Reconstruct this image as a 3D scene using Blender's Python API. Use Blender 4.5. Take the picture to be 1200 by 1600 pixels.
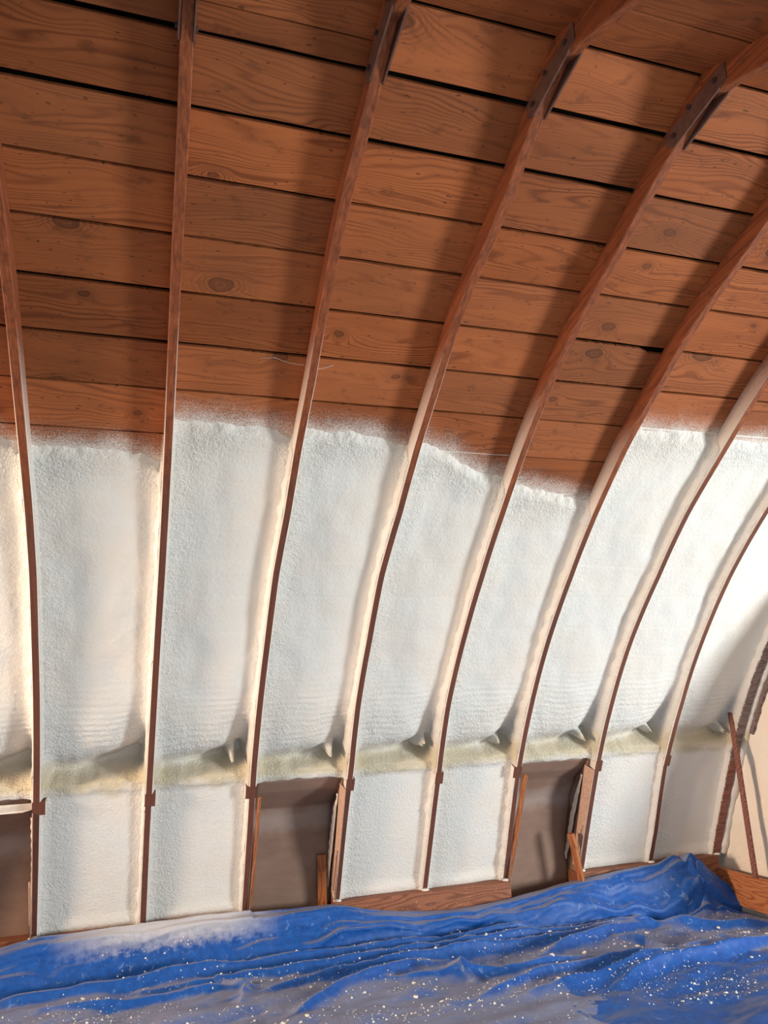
import bpy, bmesh, math, random
import numpy as np
from mathutils import Vector, Matrix

# ---------------------------------------------------------------- scene, camera, light
scene = bpy.context.scene
for o in list(bpy.data.objects): bpy.data.objects.remove(o, do_unlink=True)
COL = scene.collection
scene.view_settings.view_transform = 'Standard'
scene.view_settings.look = 'None'
scene.view_settings.gamma = 1.0
scene.view_settings.use_curve_mapping = False
scene.view_settings.exposure = 0.1

PITCH, YAW, ROLL = 0.251582, 0.315021, -0.042945
F_PX = 1167.64
fw = Vector((math.sin(YAW)*math.cos(PITCH), math.cos(YAW)*math.cos(PITCH), math.sin(PITCH)))
rt = Vector((math.cos(YAW), -math.sin(YAW), 0))
up = rt.cross(fw)
cr, sr = math.cos(ROLL), math.sin(ROLL)
R_, U_ = rt*cr + up*sr, up*cr - rt*sr
cam_data = bpy.data.cameras.new('camera')
cam_data.sensor_fit = 'HORIZONTAL'; cam_data.sensor_width = 36.0
cam_data.lens = 36.0*F_PX/1200.0
cam_data.clip_start = 0.05
cam = bpy.data.objects.new('camera', cam_data); COL.objects.link(cam)
cam.matrix_world = Matrix(((R_.x, U_.x, -fw.x, 0.5434), (R_.y, U_.y, -fw.y, 0.0), (R_.z, U_.z, -fw.z, 1.3600), (0, 0, 0, 1)))
scene.camera = cam

world = bpy.data.worlds.new('world'); scene.world = world; world.use_nodes = True
bg = world.node_tree.nodes['Background']
bg.inputs[0].default_value = (0.93, 0.96, 1.0, 1); bg.inputs[1].default_value = 0.3

def area_light(name, loc, target, sx, sy, energy, color, spread=math.pi):
    d = bpy.data.lights.new(name, 'AREA'); d.shape = 'RECTANGLE'; d.size = sx; d.size_y = sy
    d.energy = energy; d.color = color; d.spread = spread
    o = bpy.data.objects.new(name, d); COL.objects.link(o); o.location = loc
    o.rotation_euler = (Vector(target)-Vector(loc)).to_track_quat('-Z', 'Y').to_euler()
    return o
# daylight through the window in the near gable (right, out of frame) and the doorway at the far left end
area_light('gable_door_light', (7.6, -0.4, 0.65), (1.6, 3.6, 1.5), 1.3, 1.4, 460, (0.97, 1.0, 0.98))
area_light('doorway_light', (-4.1, 3.1, 1.75), (4.9, 4.6, 0.6), 0.7, 0.9, 80, (1.0, 0.74, 0.54), math.radians(75))
# soft bluish fill added behind the camera to flatten contrast; no real opening
area_light('rear_fill_light', (1.4, -1.35, 0.9), (1.6, 4.0, 0.9), 3.0, 1.4, 66, (0.78, 0.93, 1.0))

# ---------------------------------------------------------------- measured arch profile
PROF = [(5.36, -0.0566), (5.3055, 0.0611), (5.2511, 0.1787), (5.1964, 0.2962), (5.1413, 0.4136), (5.0856, 0.5306), (5.0289, 0.6472), (4.971, 0.7632), (4.9115, 0.8783), (4.8499, 0.9924), (4.7856, 1.105), (4.7182, 1.2156), (4.6473, 1.3242), (4.5731, 1.4304), (4.4955, 1.5343), (4.4147, 1.6356), (4.331, 1.7346), (4.2449, 1.8315), (4.1567, 1.9265), (4.0662, 2.0193), (3.9735, 2.1099), (3.8786, 2.1982), (3.7816, 2.2842), (3.6826, 2.3679), (3.5819, 2.4495), (3.4798, 2.5293), (3.3767, 2.6079), (3.273, 2.6857), (3.1687, 2.7626), (3.0631, 2.8379), (2.9557, 2.9103), (2.8454, 2.9786), (2.7318, 3.0408), (2.6151, 3.0972), (2.4967, 3.15), (2.3779, 3.2019), (2.2596, 3.2548), (2.1412, 3.3076), (2.0221, 3.3588), (1.9019, 3.4073), (1.7806, 3.4531)]
SMAX, YR, SP = 5.18507, 1.78061, 0.61
_py = np.array([q[0] for q in PROF]); _pz = np.array([q[1] for q in PROF]); _ps = np.linspace(0, SMAX, len(PROF))
_ty = np.gradient(_py, _ps); _tz = np.gradient(_pz, _ps)
def prof(s, d=0.0):
    """point of the arch at arc length s, d metres outward of the rib's inner edge; past SMAX the mirrored far slope"""
    s = np.asarray(s, float); m = s > SMAX
    q = np.where(m, 2*SMAX - s, s)
    y = np.interp(q, _ps, _py); z = np.interp(q, _ps, _pz)
    ty = np.interp(q, _ps, _ty); tz = np.interp(q, _ps, _tz)
    over = np.maximum(q - SMAX, 0)
    y = y + d*tz; z = z - d*ty
    return np.where(m, 2*YR - y, y), z
DX = {0: [(0.21, -0.0105), (0.88, -0.0053), (1.28, -0.0027), (1.7, -0.0004), (2.11, 0.0006), (2.51, 0.0048), (2.89, 0.0033), (3.24, -0.0009), (3.57, -0.0039), (3.86, -0.0049)],
1: [(0.21, -0.0091), (0.81, -0.008), (1.24, -0.003), (1.67, 0.0011), (2.1, 0.005), (2.52, 0.0096), (2.91, 0.0107), (3.29, 0.0097), (3.63, 0.0072), (3.94, 0.0047), (4.23, 0.0017), (4.5, -0.0002), (4.73, -0.002), (4.93, -0.0055), (5.11, -0.0087)],
2: [(0.21, -0.0031), (0.75, -0.0028), (1.19, -0.0059), (1.64, -0.0033), (2.08, 0.0001), (2.53, -0.0014), (2.94, 0.0106), (3.33, 0.0088), (3.69, 0.0135), (4.02, 0.008), (4.33, -0.0011), (4.6, -0.0066), (4.84, 0.0011)],
3: [(0.2, -0.0073), (0.69, -0.0032), (1.15, 0.0045), (1.61, -0.0028), (2.07, -0.0004), (2.53, -0.0081), (2.97, 0.0069), (3.38, 0.0053), (3.76, 0.0116), (4.1, 0.0049), (4.43, 0.011), (4.71, 0.0143), (4.96, 0.0041)],
4: [(0.21, 0.0015), (0.62, 0.0047), (1.1, 0.0056), (1.57, -0.0035), (2.06, 0.0026), (2.54, 0.0071), (3.0, 0.0028), (3.43, -0.0105), (3.81, -0.0133), (4.0, -0.0072), (4.52, -0.0026), (4.82, -0.0086), (5.08, -0.0001)],
5: [(0.21, 0.0025), (0.57, -0.0026), (1.05, -0.0114), (1.55, -0.0055), (2.05, -0.0064), (2.55, -0.0033), (3.03, -0.0129), (3.48, -0.0189), (3.88, 0.0009), (4.26, -0.0086), (4.62, 0.0002)],
6: [(1.01, 0.0098), (1.52, 0.0163), (2.04, 0.014), (2.56, 0.0249), (3.05, 0.0097), (3.52, 0.0173)],
7: [(0.23, 0.0015), (0.44, 0.0055), (0.97, -0.0132), (1.49, 0.002), (2.03, -0.009), (2.57, -0.024)]}
def rib_x(k, s):
    s = np.asarray(s, float)
    if k not in DX: return np.full_like(s, k*SP)
    a = np.array(DX[k]); return k*SP + np.interp(s, a[:, 0], a[:, 1])
RIB_W = 0.042
def rib_hw(k): return 0.036 if k == 8 else RIB_W/2
BOARD_D = 0.09            # the boards' inner face lies this far outside the ribs' inner edge

# foam upper boundary: per bay, arc length at points across
FTOP = {-2: [(-1.2, 3.25), (-0.6, 3.25)], -1: [(-0.6, 3.26), (-0.105, 3.256), (-0.03, 3.227)], 0: [(0.025, 3.225), (0.298, 3.228), (0.50, 3.215), (0.585, 3.17)],
1: [(0.649, 3.404), (0.959, 3.412), (1.12, 3.395), (1.194, 3.36)], 2: [(1.27, 3.409), (1.533, 3.405), (1.70, 3.38), (1.797, 3.345)],
3: [(1.866, 3.385), (1.95, 3.36), (2.04, 3.326), (2.216, 3.235), (2.406, 3.183)], 4: [(2.474, 3.157), (2.692, 3.113), (2.941, 3.067), (3.03, 3.06)],
5: [(3.08, 3.55), (3.366, 3.56), (3.64, 3.56)], 6: [(3.70, 3.539), (4.02, 3.539), (4.25, 3.53)], 7: [(4.29, 3.54), (4.86, 3.54)]}
def ftop(i, x):
    a = np.array(FTOP[i]); return np.interp(x, a[:, 0], a[:, 1])

# ---------------------------------------------------------------- numpy noise
def _hash(ix, iy, seed):
    h = (ix.astype(np.int64)*374761393 + iy.astype(np.int64)*668265263 + seed*1442695041) & 0xFFFFFFFF
    h = ((h ^ (h >> 13))*1274126177) & 0xFFFFFFFF
    return ((h ^ (h >> 16)) & 0xFFFF)/65535.0*2*np.pi
def pn(x, y, seed=0):
    x = np.asarray(x, float); y = np.asarray(y, float)
    ix, iy = np.floor(x), np.floor(y); fx, fy = x-ix, y-iy
    def g(dx, dy):
        a = _hash(ix+dx, iy+dy, seed); return np.cos(a)*(fx-dx) + np.sin(a)*(fy-dy)
    u, v = fx**3*(fx*(fx*6-15)+10), fy**3*(fy*(fy*6-15)+10)
    return 1.4*((g(0, 0)*(1-u)+g(1, 0)*u)*(1-v) + (g(0, 1)*(1-u)+g(1, 1)*u)*v)
def fbm(x, y, seed=0, o=3):
    r, a = 0, 1
    for k in range(o): r = r + a*pn(x*2**k, y*2**k, seed+k*7); a *= .5
    return r
def sst(a, b, x):
    t = np.clip((x-a)/(b-a), 0, 1); return t*t*(3-2*t)

# ---------------------------------------------------------------- mesh helpers
def link(name, me, mat=None, parent=None, smooth=False):
    o = bpy.data.objects.new(name, me); COL.objects.link(o)
    if mat: 
        if not me.materials: me.materials.append(mat)
    if parent: o.parent = parent
    if smooth: me.polygons.foreach_set('use_smooth', [True]*len(me.polygons))
    return o
def mesh(name, verts, faces):
    me = bpy.data.meshes.new(name); me.from_pydata([tuple(map(float, v)) for v in verts], [], faces); me.update(); return me
def grid_mesh(name, X, Y, Z, flip=False):
    n, m = X.shape
    v = np.stack([X, Y, Z], -1).reshape(-1, 3)
    a = (np.arange(n-1)[:, None]*m + np.arange(m-1)[None]).reshape(-1)
    q = np.stack([a, a+1, a+m+1, a+m], -1)
    if flip: q = q[:, ::-1]
    me = bpy.data.meshes.new(name)
    me.vertices.add(len(v)); me.vertices.foreach_set('co', v.reshape(-1))
    me.loops.add(q.size); me.loops.foreach_set('vertex_index', q.reshape(-1).astype(np.int32))
    me.polygons.add(len(q)); me.polygons.foreach_set('loop_start', np.arange(0, q.size, 4, dtype=np.int32))
    me.update(calc_edges=True); me.validate()
    return me
def box(name, lo, hi, mat, parent=None, bevel=0.003):
    bm = bmesh.new(); bmesh.ops.create_cube(bm, size=1)
    lo, hi = Vector(lo), Vector(hi)
    for v in bm.verts: v.co = Vector((lo[i]+(v.co[i]+.5)*(hi[i]-lo[i]) for i in range(3)))
    if bevel: bmesh.ops.bevel(bm, geom=bm.edges[:], offset=bevel, segments=1, affect='EDGES')
    me = bpy.data.meshes.new(name); bm.to_mesh(me); bm.free()
    return link(name, me, mat, parent)
def sweep(name, path, cross, mat, parent=None, smooth=False):
    """path: list of frames f(cross point)->xyz ; cross: list of (a,b)"""
    n = len(cross); V = []; Fs = []
    for fr in path:
        for c in cross: V.append(fr(*c))
    for i in range(len(path)-1):
        for j in range(n):
            Fs.append((i*n+j, i*n+(j+1) % n, (i+1)*n+(j+1) % n, (i+1)*n+j))
    Fs.append(tuple(range(n))[::-1]); Fs.append(tuple(range((len(path)-1)*n, len(path)*n)))
    me = mesh(name, V, Fs)
    bm = bmesh.new(); bm.from_mesh(me); bmesh.ops.recalc_face_normals(bm, faces=bm.faces[:]); bm.to_mesh(me); bm.free()
    return link(name, me, mat, parent, smooth)
def empty(name, loc=(0, 0, 0)):
    o = bpy.data.objects.new(name, None); COL.objects.link(o); o.location = loc; o.empty_display_size = .1; return o
def tag(o, label, cat, group=None):
    o['label'] = label; o['category'] = cat
    if group: o['group'] = group
    return o
def adopt(child, parent):
    child.parent = parent; child.matrix_parent_inverse = Matrix.Translation(-parent.location)

# ---------------------------------------------------------------- materials
class N:
    def __init__(s, name):
        s.m = bpy.data.materials.new(name); s.m.use_nodes = True; s.t = s.m.node_tree
        s.b = s.t.nodes['Principled BSDF']
    def n(s, ty, **kw):
        x = s.t.nodes.new(ty)
        for k, v in kw.items(): setattr(x, k, v)
        return x
    def put(s, sock, v):
        if v is None: return
        if hasattr(v, 'is_linked') or isinstance(v, bpy.types.NodeSocket): s.t.links.new(v, sock)
        else: sock.default_value = v
    def math(s, op, a, b=None, c=None, clamp=False):
        x = s.n('ShaderNodeMath', operation=op, use_clamp=clamp)
        for i, v in enumerate((a, b, c)): s.put(x.inputs[i], v)
        return x.outputs[0]
    def comb(s, x, y, z=0.0):
        k = s.n('ShaderNodeCombineXYZ')
        for i, v in enumerate((x, y, z)): s.put(k.inputs[i], v)
        return k.outputs[0]
    def sep(s, v):
        k = s.n('ShaderNodeSeparateXYZ'); s.put(k.inputs[0], v); return k.outputs
    def noise(s, vec, scale, detail=2.0, rough=.5, dist=0.0):
        k = s.n('ShaderNodeTexNoise'); s.put(k.inputs['Vector'], vec); k.inputs['Scale'].default_value = scale
        k.inputs['Detail'].default_value = detail; k.inputs['Roughness'].default_value = rough; k.inputs['Distortion'].default_value = dist
        return k.outputs['Fac']
    def ramp(s, f, pts, interp='LINEAR'):
        k = s.n('ShaderNodeValToRGB'); s.put(k.inputs[0], f); e = k.color_ramp; e.interpolation = interp
        while len(e.elements) < len(pts): e.elements.new(.5)
        for el, (p, c) in zip(e.elements, pts):
            el.position = p; el.color = (c, c, c, 1) if isinstance(c, (int, float)) else (*c, 1)
        return k.outputs[0]
    def mix(s, f, a, b, mode='MIX'):
        k = s.n('ShaderNodeMix', data_type='RGBA', blend_type=mode)
        s.put(k.inputs[0], f)
        for i, v in ((6, a), (7, b)): s.put(k.inputs[i], (*v, 1) if isinstance(v, tuple) else v)
        return k.outputs[2]
    def pos(s): return s.n('ShaderNodeNewGeometry').outputs['Position']
    def nrm(s): return s.n('ShaderNodeNewGeometry').outputs['Normal']
    def obj(s): return s.n('ShaderNodeTexCoord').outputs['Object']
    def rnd(s): return s.n('ShaderNodeObjectInfo').outputs['Random']
    def bump(s, h, strength, dist):
        k = s.n('ShaderNodeBump'); s.put(k.inputs['Height'], h); k.inputs['Strength'].default_value = strength; k.inputs['Distance'].default_value = dist
        s.t.links.new(k.outputs[0], s.b.inputs['Normal'])
    def out(s, col, rough=.7, spec=.3):
        s.put(s.b.inputs['Base Color'], (*col, 1) if isinstance(col, tuple) else col)
        s.put(s.b.inputs['Roughness'], rough); s.b.inputs['Specular IOR Level'].default_value = spec
        return s.m

FOAM_C = (0.76, 0.76, 0.735)
# height of the foam boundary as a function of x (per bay), as a step-wise float curve; 0..1 = z 2.4..3.0
def foam_top_z(k, x):
    c = k.n('ShaderNodeFloatCurve')
    cu = c.mapping.curves[0]
    pts = []
    for i in range(-1, 8):
        x0, x1 = i*SP+0.004, (i+1)*SP-0.004
        for xx in np.linspace(x0, x1, 4):
            s_ = float(ftop(i, xx)); pts.append(((xx+1.0)/7.0, (float(prof(s_, .085)[1])-2.2)/1.0))
    cu.points[0].location = (0, pts[0][1]); cu.points[1].location = (1, pts[-1][1])
    for q in pts: cu.points.new(*q)
    for q in cu.points: q.handle_type = 'VECTOR'
    c.mapping.update()
    k.put(c.inputs['Value'], k.math('MULTIPLY_ADD', x, 1/7.0, 1/7.0))
    return k.math('ADD', c.outputs[0], 2.2)

def wood_board():
    k = N('pine_boards'); o = k.obj(); r = k.rnd(); X, Y, Z = k.sep(o)
    r1 = k.math('MULTIPLY', r, 91.7); r2 = k.math('MULTIPLY', k.math('FRACT', k.math('MULTIPLY', r, 57.31)), 40.0)
    x = k.math('ADD', X, r1); y = k.math('ADD', Y, r2)
    # knots
    v = k.n('ShaderNodeTexVoronoi', voronoi_dimensions='2D', feature='F1'); v.inputs['Scale'].default_value = 1.0
    wob = k.math('MULTIPLY', k.math('SUBTRACT', k.noise(k.comb(x, y), 14, 2), .5), .10)
    k.put(v.inputs['Vector'], k.comb(k.math('MULTIPLY', x, 2.1), k.math('MULTIPLY', y, 3.6)))
    dk = k.math('ADD', v.outputs['Distance'], wob)
    keep = k.math('GREATER_THAN', k.sep(v.outputs['Color'])[0], .66)
    dk = k.math('MULTIPLY', dk, k.math('MULTIPLY_ADD', k.sep(v.outputs['Color'])[1], 1.8, .75))
    inv = k.math('SUBTRACT', 1.0, keep)
    dk = k.math('ADD', dk, inv)
    near = k.math('POWER', k.math('SUBTRACT', 1.0, k.math('MULTIPLY', dk, 2.2, clamp=True), clamp=True), 2.0)
    # grain
    warp = k.math('MULTIPLY', k.math('SUBTRACT', k.noise(k.comb(k.math('MULTIPLY', x, 1.6), k.math('MULTIPLY', y, 4.0)), 1.0, 2, .5), .5), .16)
    g = k.math('ADD', k.math('ADD', y, warp), k.math('MULTIPLY', near, .10))
    lines = k.math('SINE', k.math('MULTIPLY', k.math('ADD', g, k.math('MULTIPLY', k.noise(k.comb(k.math('MULTIPLY', x, .7), k.math('MULTIPLY', g, 9.0)), 1.0, 1), .25)), 330.0))
    lines = k.math('POWER', k.math('MULTIPLY_ADD', lines, .5, .5), 2.5)
    patchy = k.ramp(k.noise(k.comb(k.math('MULTIPLY', x, 1.1), k.math('MULTIPLY', y, 5.0)), 1.0, 2), [(.35, .2), (.62, 1.0)])
    fine = k.noise(k.comb(k.math('MULTIPLY', x, 5.0), k.math('MULTIPLY', g, 240.0)), 1.0, 2, .6)
    f1 = k.math('ADD', k.math('MULTIPLY', k.math('MULTIPLY', lines, patchy), .85), k.math('MULTIPLY', k.math('SUBTRACT', fine, .5), .55), clamp=True)
    col = k.mix(f1, (0.43, 0.126, 0.038), (0.155, 0.033, 0.009))
    broad = k.noise(k.comb(k.math('MULTIPLY', x, 1.3), k.math('MULTIPLY', y, 7.0)), 1.0, 3, .6)
    col = k.mix(k.ramp(broad, [(.38, 0.0), (.72, .55)]), col, (0.22, 0.060, 0.018))
    # knots: rings then dark heart
    rings = k.math('MULTIPLY_ADD', k.math('SINE', k.math('MULTIPLY', dk, 150.0)), .5, .5)
    col = k.mix(k.math('MULTIPLY', k.ramp(dk, [(.10, .75), (.30, 0.0)]), rings), col, (0.17, 0.05, 0.016))
    col = k.mix(k.ramp(dk, [(.055, .55), (.085, .95), (.105, 0.0)]), col, (0.10, 0.028, 0.01))
    # pitch flecks and stains
    fl = k.noise(k.comb(k.math('MULTIPLY', x, 26.0), k.math('MULTIPLY', y, 75.0)), 1.0, 1)
    col = k.mix(k.ramp(fl, [(.70, 0.0), (.75, .85)]), col, (0.07, 0.02, 0.009))
    st = k.noise(k.comb(k.math('MULTIPLY', x, 9.0), k.math('MULTIPLY', y, 18.0)), 1.0, 3, .65)
    col = k.mix(k.ramp(st, [(.58, 0.0), (.70, .6)]), col, (0.15, 0.042, 0.014))
    # tone of each board
    val = k.math('MULTIPLY_ADD', k.math('FRACT', k.math('MULTIPLY', r, 17.77)), .42, .56)
    col = k.mix(1.0, col, k.comb(val, val, val), 'MULTIPLY')
    col = k.mix(k.math('MULTIPLY', k.math('FRACT', k.math('MULTIPLY', r, 33.1)), .14), col, (0.44, 0.185, 0.09))
    # foam overspray above the foam's edge
    P = k.pos(); px, py, pz = k.sep(P)
    top = foam_top_z(k, px)
    nz = k.math('ADD', k.math('MULTIPLY', k.math('SUBTRACT', k.noise(P, 7, 3), .5), .07), k.math('MULTIPLY', k.math('SUBTRACT', k.noise(P, 300, 2, .8), .5), .34))
    t = k.math('ADD', k.math('SUBTRACT', top, pz), nz)
    m = k.ramp(k.math('MULTIPLY_ADD', t, 5.0, .5), [(.28, 0.0), (.45, .35), (.58, 1.0)])
    m = k.math('MULTIPLY', m, k.math('GREATER_THAN', py, 1.8))
    col = k.mix(m, col, (0.76, 0.74, 0.70))
    k.bump(k.math('ADD', k.math('MULTIPLY', f1, -.6), k.math('MULTIPLY', fine, .4)), .25, .002)
    return k.out(col, .62, .25)

def wood_rib():
    k = N('rib_wood'); P = k.pos(); px, py, pz = k.sep(P); nx, ny, nz_ = k.sep(k.nrm())
    r = k.rnd(); off = k.math('MULTIPLY', r, 31.0)
    # along-the-arch streaks: use x and distance from the arch centre
    dx_ = k.math('SUBTRACT', py, 1.9); dz_ = k.math('ADD', pz, .35)
    rad = k.math('SQRT', k.math('ADD', k.math('MULTIPLY', dx_, dx_), k.math('MULTIPLY', dz_, dz_)))
    ang = k.math('ARCTAN2', dz_, dx_)
    gv = k.comb(k.math('MULTIPLY_ADD', px, 95.0, off), k.math('MULTIPLY', rad, 70.0), k.math('MULTIPLY', ang, 5.0))
    g = k.noise(gv, 1.0, 3, .6)
    col = k.mix(k.ramp(g, [(.3, 0.0), (.7, 1.0)]), (0.31, 0.088, 0.032), (0.13, 0.034, 0.014))
    dirt = k.noise(P, 16, 3, .6)
    col = k.mix(k.ramp(dirt, [(.56, 0.0), (.72, .6)]), col, (0.10, 0.036, 0.022))
    # side faces: coated with foam below, dusted for a stretch above
    side = k.math('GREATER_THAN', k.math('ABSOLUTE', nx), .6)
    top = foam_top_z(k, k.math('SUBTRACT', px, k.math('MULTIPLY', nx, -.02)))
    sp = k.math('MULTIPLY', k.math('SUBTRACT', k.noise(P, 260, 2, .8), .5), .8)
    t = k.math('SUBTRACT', top, pz)
    m = k.math('ADD', k.math('MULTIPLY_ADD', t, 2.7, .80), sp, clamp=True)
    m = k.math('MULTIPLY', m, side)
    m = k.math('MULTIPLY', m, k.math('GREATER_THAN', py, 1.8))
    col = k.mix(m, col, (0.72, 0.66, 0.60))
    # specks of foam on the inner edge
    sk = k.noise(P, 120, 2, .6)
    fr = k.math('MULTIPLY', k.ramp(sk, [(.70, 0.0), (.74, .8)]), k.ramp(t, [(.0, 0.0), (.2, 1.0)]))
    col = k.mix(fr, col, (0.70, 0.64, 0.60))
    # the inner edge is darker next to the foam
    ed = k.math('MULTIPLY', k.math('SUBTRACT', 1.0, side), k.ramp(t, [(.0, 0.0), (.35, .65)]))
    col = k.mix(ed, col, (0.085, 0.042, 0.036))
    k.bump(g, .25, .002)
    return k.out(col, .55, .35)

def wood_plain(name, a, b, scale=1.0, rough=.6):
    k = N(name); o = k.obj(); X, Y, Z = k.sep(o)
    w = k.math('MULTIPLY', k.noise(o, 3.0, 2), .08)
    g = k.noise(k.comb(k.math('MULTIPLY', X, 2.0*scale), k.math('MULTIPLY', k.math('ADD', Y, w), 60.0*scale), k.math('MULTIPLY', k.math('ADD', Z, w), 60.0*scale)), 1.0, 3, .6)
    l = k.math('POWER', k.math('MULTIPLY_ADD', k.math('SINE', k.math('MULTIPLY', k.math('ADD', k.math('ADD', Y, Z), k.math('MULTIPLY', k.noise(k.comb(X, k.math('MULTIPLY', Z, 5.0), Y), 1.6, 2), .35)), 190.0)), .5, .5), 2.0)
    f = k.math('ADD', k.math('MULTIPLY', l, .5), k.math('MULTIPLY', g, .5))
    col = k.mix(k.ramp(f, [(.25, 0.0), (.75, 1.0)]), a, b)
    sk = k.noise(k.pos(), 90, 2, .6)
    col = k.mix(k.ramp(sk, [(.68, 0.0), (.72, .8)]), col, (0.62, 0.56, 0.50))
    k.bump(f, .2, .002)
    return k.out(col, rough, .3)

def foam_mat(name='spray_foam', tint=FOAM_C, ledge=1.0):
    k = N(name); P = k.pos()
    n1 = k.noise(P, 3.5, 3, .5)
    col = k.mix(k.ramp(n1, [(.35, 0.0), (.65, 1.0)]), tint, (tint[0]*1.03, tint[1]*.985, tint[2]*.95))
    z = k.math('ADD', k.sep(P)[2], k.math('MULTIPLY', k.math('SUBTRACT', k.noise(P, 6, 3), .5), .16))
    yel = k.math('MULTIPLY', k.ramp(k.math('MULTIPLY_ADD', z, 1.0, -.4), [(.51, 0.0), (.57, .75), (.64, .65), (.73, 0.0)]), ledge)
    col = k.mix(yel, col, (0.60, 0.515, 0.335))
    h1 = k.noise(P, 75, 3, .55, .3); h2 = k.noise(P, 210, 2, .5)
    rl = k.n('ShaderNodeAttribute', attribute_name='relief').outputs['Fac']
    k.bump(k.math('MULTIPLY', k.math('ADD', k.math('MULTIPLY', h1, .7), k.math('MULTIPLY', h2, .4)), k.math('MULTIPLY_ADD', rl, 1.15, .16)), 1.0, .014)
    return k.out(col, .8, .15)

def plain(name, c, rough=.7, var=.12, scale=18, spec=.3, bump=0.0):
    k = N(name); P = k.pos(); n = k.noise(P, scale, 3, .6)
    col = k.mix(k.ramp(n, [(.3, 0.0), (.7, 1.0)]), tuple(q*(1-var) for q in c), tuple(min(1, q*(1+var)) for q in c))
    if bump: k.bump(n, bump, .003)
    return k.out(col, rough, spec)

def cardboard():
    k = N('brown_cardboard'); P = k.pos(); px, py, pz = k.sep(P)
    n = k.noise(k.comb(k.math('MULTIPLY', px, 6.0), py, k.math('MULTIPLY', pz, 14.0)), 1.0, 3, .6)
    col = k.mix(k.ramp(n, [(.3, 0.0), (.7, 1.0)]), (0.235, 0.145, 0.105), (0.29, 0.185, 0.14))
    sp = k.noise(P, 150, 2, .6)
    col = k.mix(k.ramp(sp, [(.70, 0.0), (.74, .6)]), col, (0.6, 0.5, 0.42))
    # faint pale band across the bend, its highlight painted into the colour
    t = k.math('ADD', pz, k.math('MULTIPLY', k.noise(P, 9, 3), .10))
    band = k.math('MULTIPLY', k.ramp(t, [(.60, 0.0), (.66, .45), (.72, .45), (.78, 0.0)]), k.noise(P, 200, 2, .7))
    col = k.mix(band, col, (0.60, 0.56, 0.54))
    return k.out(col, .55, .35)

def tarp_mat():
    k = N('blue_tarp'); P = k.pos(); px, py, pz = k.sep(P); nx, ny, nz = k.sep(k.nrm())
    n1 = k.noise(P, 3.2, 4, .6); n2 = k.noise(P, 300, 2, .7); n3 = k.noise(P, 26, 3, .6)
    base = k.mix(k.ramp(n3, [(.35, 0.0), (.7, 1.0)]), (0.003, 0.062, 0.29), (0.007, 0.095, 0.40))
    # foam dust settled on the flat, upward parts
    d = k.math('ADD', k.math('MULTIPLY_ADD', ny, 1.15, .82), k.math('MULTIPLY', k.math('SUBTRACT', n1, .5), 1.1))
    d = k.math('ADD', d, k.math('MULTIPLY', k.math('SUBTRACT', n2, .5), .8))
    clean = k.math('MULTIPLY', k.ramp(py, [(0.0, 1.0), (1.0, 1.0)]), k.math('MULTIPLY', k.math('LESS_THAN', k.math('ADD', py, k.math('MULTIPLY', n1, .25)), 4.36), k.math('GREATER_THAN', k.math('ADD', px, n1), 3.3)))
    d = k.math('SUBTRACT', d, k.math('MULTIPLY', clean, .7))
    # overspray next to the wall between the first and third rib
    ov = k.math('MULTIPLY', k.math('MULTIPLY', k.ramp(k.math('MULTIPLY', px, .5), [(.04, 0.0), (.25, 1.0), (.55, 1.0), (.72, 0.0)]), k.ramp(k.math('ADD', pz, k.math('MULTIPLY', k.math('SUBTRACT', n3, .5), .12)), [(.0, 0.0), (.10, 1.0)])), 1.0)
    d = k.math('ADD', k.ramp(d, [(.05, 0.0), (.65, .82)]), k.math('MULTIPLY', ov, k.math('ADD', n2, .25)), clamp=True)
    col = k.mix(d, base, (0.235, 0.245, 0.33))
    col = k.mix(k.math('MULTIPLY', ov, k.math('ADD', n2, .2), clamp=True), col, (0.60, 0.60, 0.62))
    cs = k.ramp(k.noise(P, 14, 5, .7, 1.5), [(.60, 0.0), (.66, .35)])
    col = k.mix(cs, col, (0.30, 0.42, 0.62))
    w = k.noise(P, 60, 3, .6)
    k.bump(w, .25, .004)
    rough = k.math('MULTIPLY_ADD', d, .3, .52)
    return k.out(col, rough, .4)

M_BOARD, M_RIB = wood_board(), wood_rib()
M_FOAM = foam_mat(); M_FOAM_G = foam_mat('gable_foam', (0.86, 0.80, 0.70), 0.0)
M_DARK = plain('dark_sheathing', (0.006, 0.0045, 0.004), .95, .1, 18, 0.0)
M_PLATE = wood_plain('sill_wood', (0.27, 0.10, 0.05), (0.15, 0.05, 0.026))
M_BEAM = wood_plain('orange_beam_wood', (0.50, 0.185, 0.07), (0.30, 0.085, 0.03))
M_STRIP = wood_plain('orange_strip_wood', (0.40, 0.145, 0.055), (0.26, 0.08, 0.03))
M_GUSSET = plain('gusset_steel', (0.11, 0.055, 0.045), .45, .25, 30, .5)
M_BOLT = plain('bolt_steel', (0.05, 0.03, 0.03), .35, .1, 30, .6)
M_CARD = cardboard()
M_PALE = plain('pale_card_edge', (0.72, 0.66, 0.58), .7)
M_PINK = plain('pinkish_card', (0.50, 0.33, 0.25), .7, .15, 40)
M_TARP = tarp_mat()
M_CRUMB = plain('foam_crumbs', (0.80, 0.78, 0.70), .8, .08, 60)
M_WEB = plain('cobweb', (0.62, 0.56, 0.52), .8)
M_FLOOR = wood_plain('floor_wood', (0.34, 0.29, 0.25), (0.24, 0.20, 0.17))
M_GREY = wood_plain('grey_rib_wood', (0.23, 0.165, 0.155), (0.12, 0.085, 0.082))
M_BROWNP = wood_plain('pinkish_post_wood', (0.27, 0.11, 0.085), (0.16, 0.06, 0.045))

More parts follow.
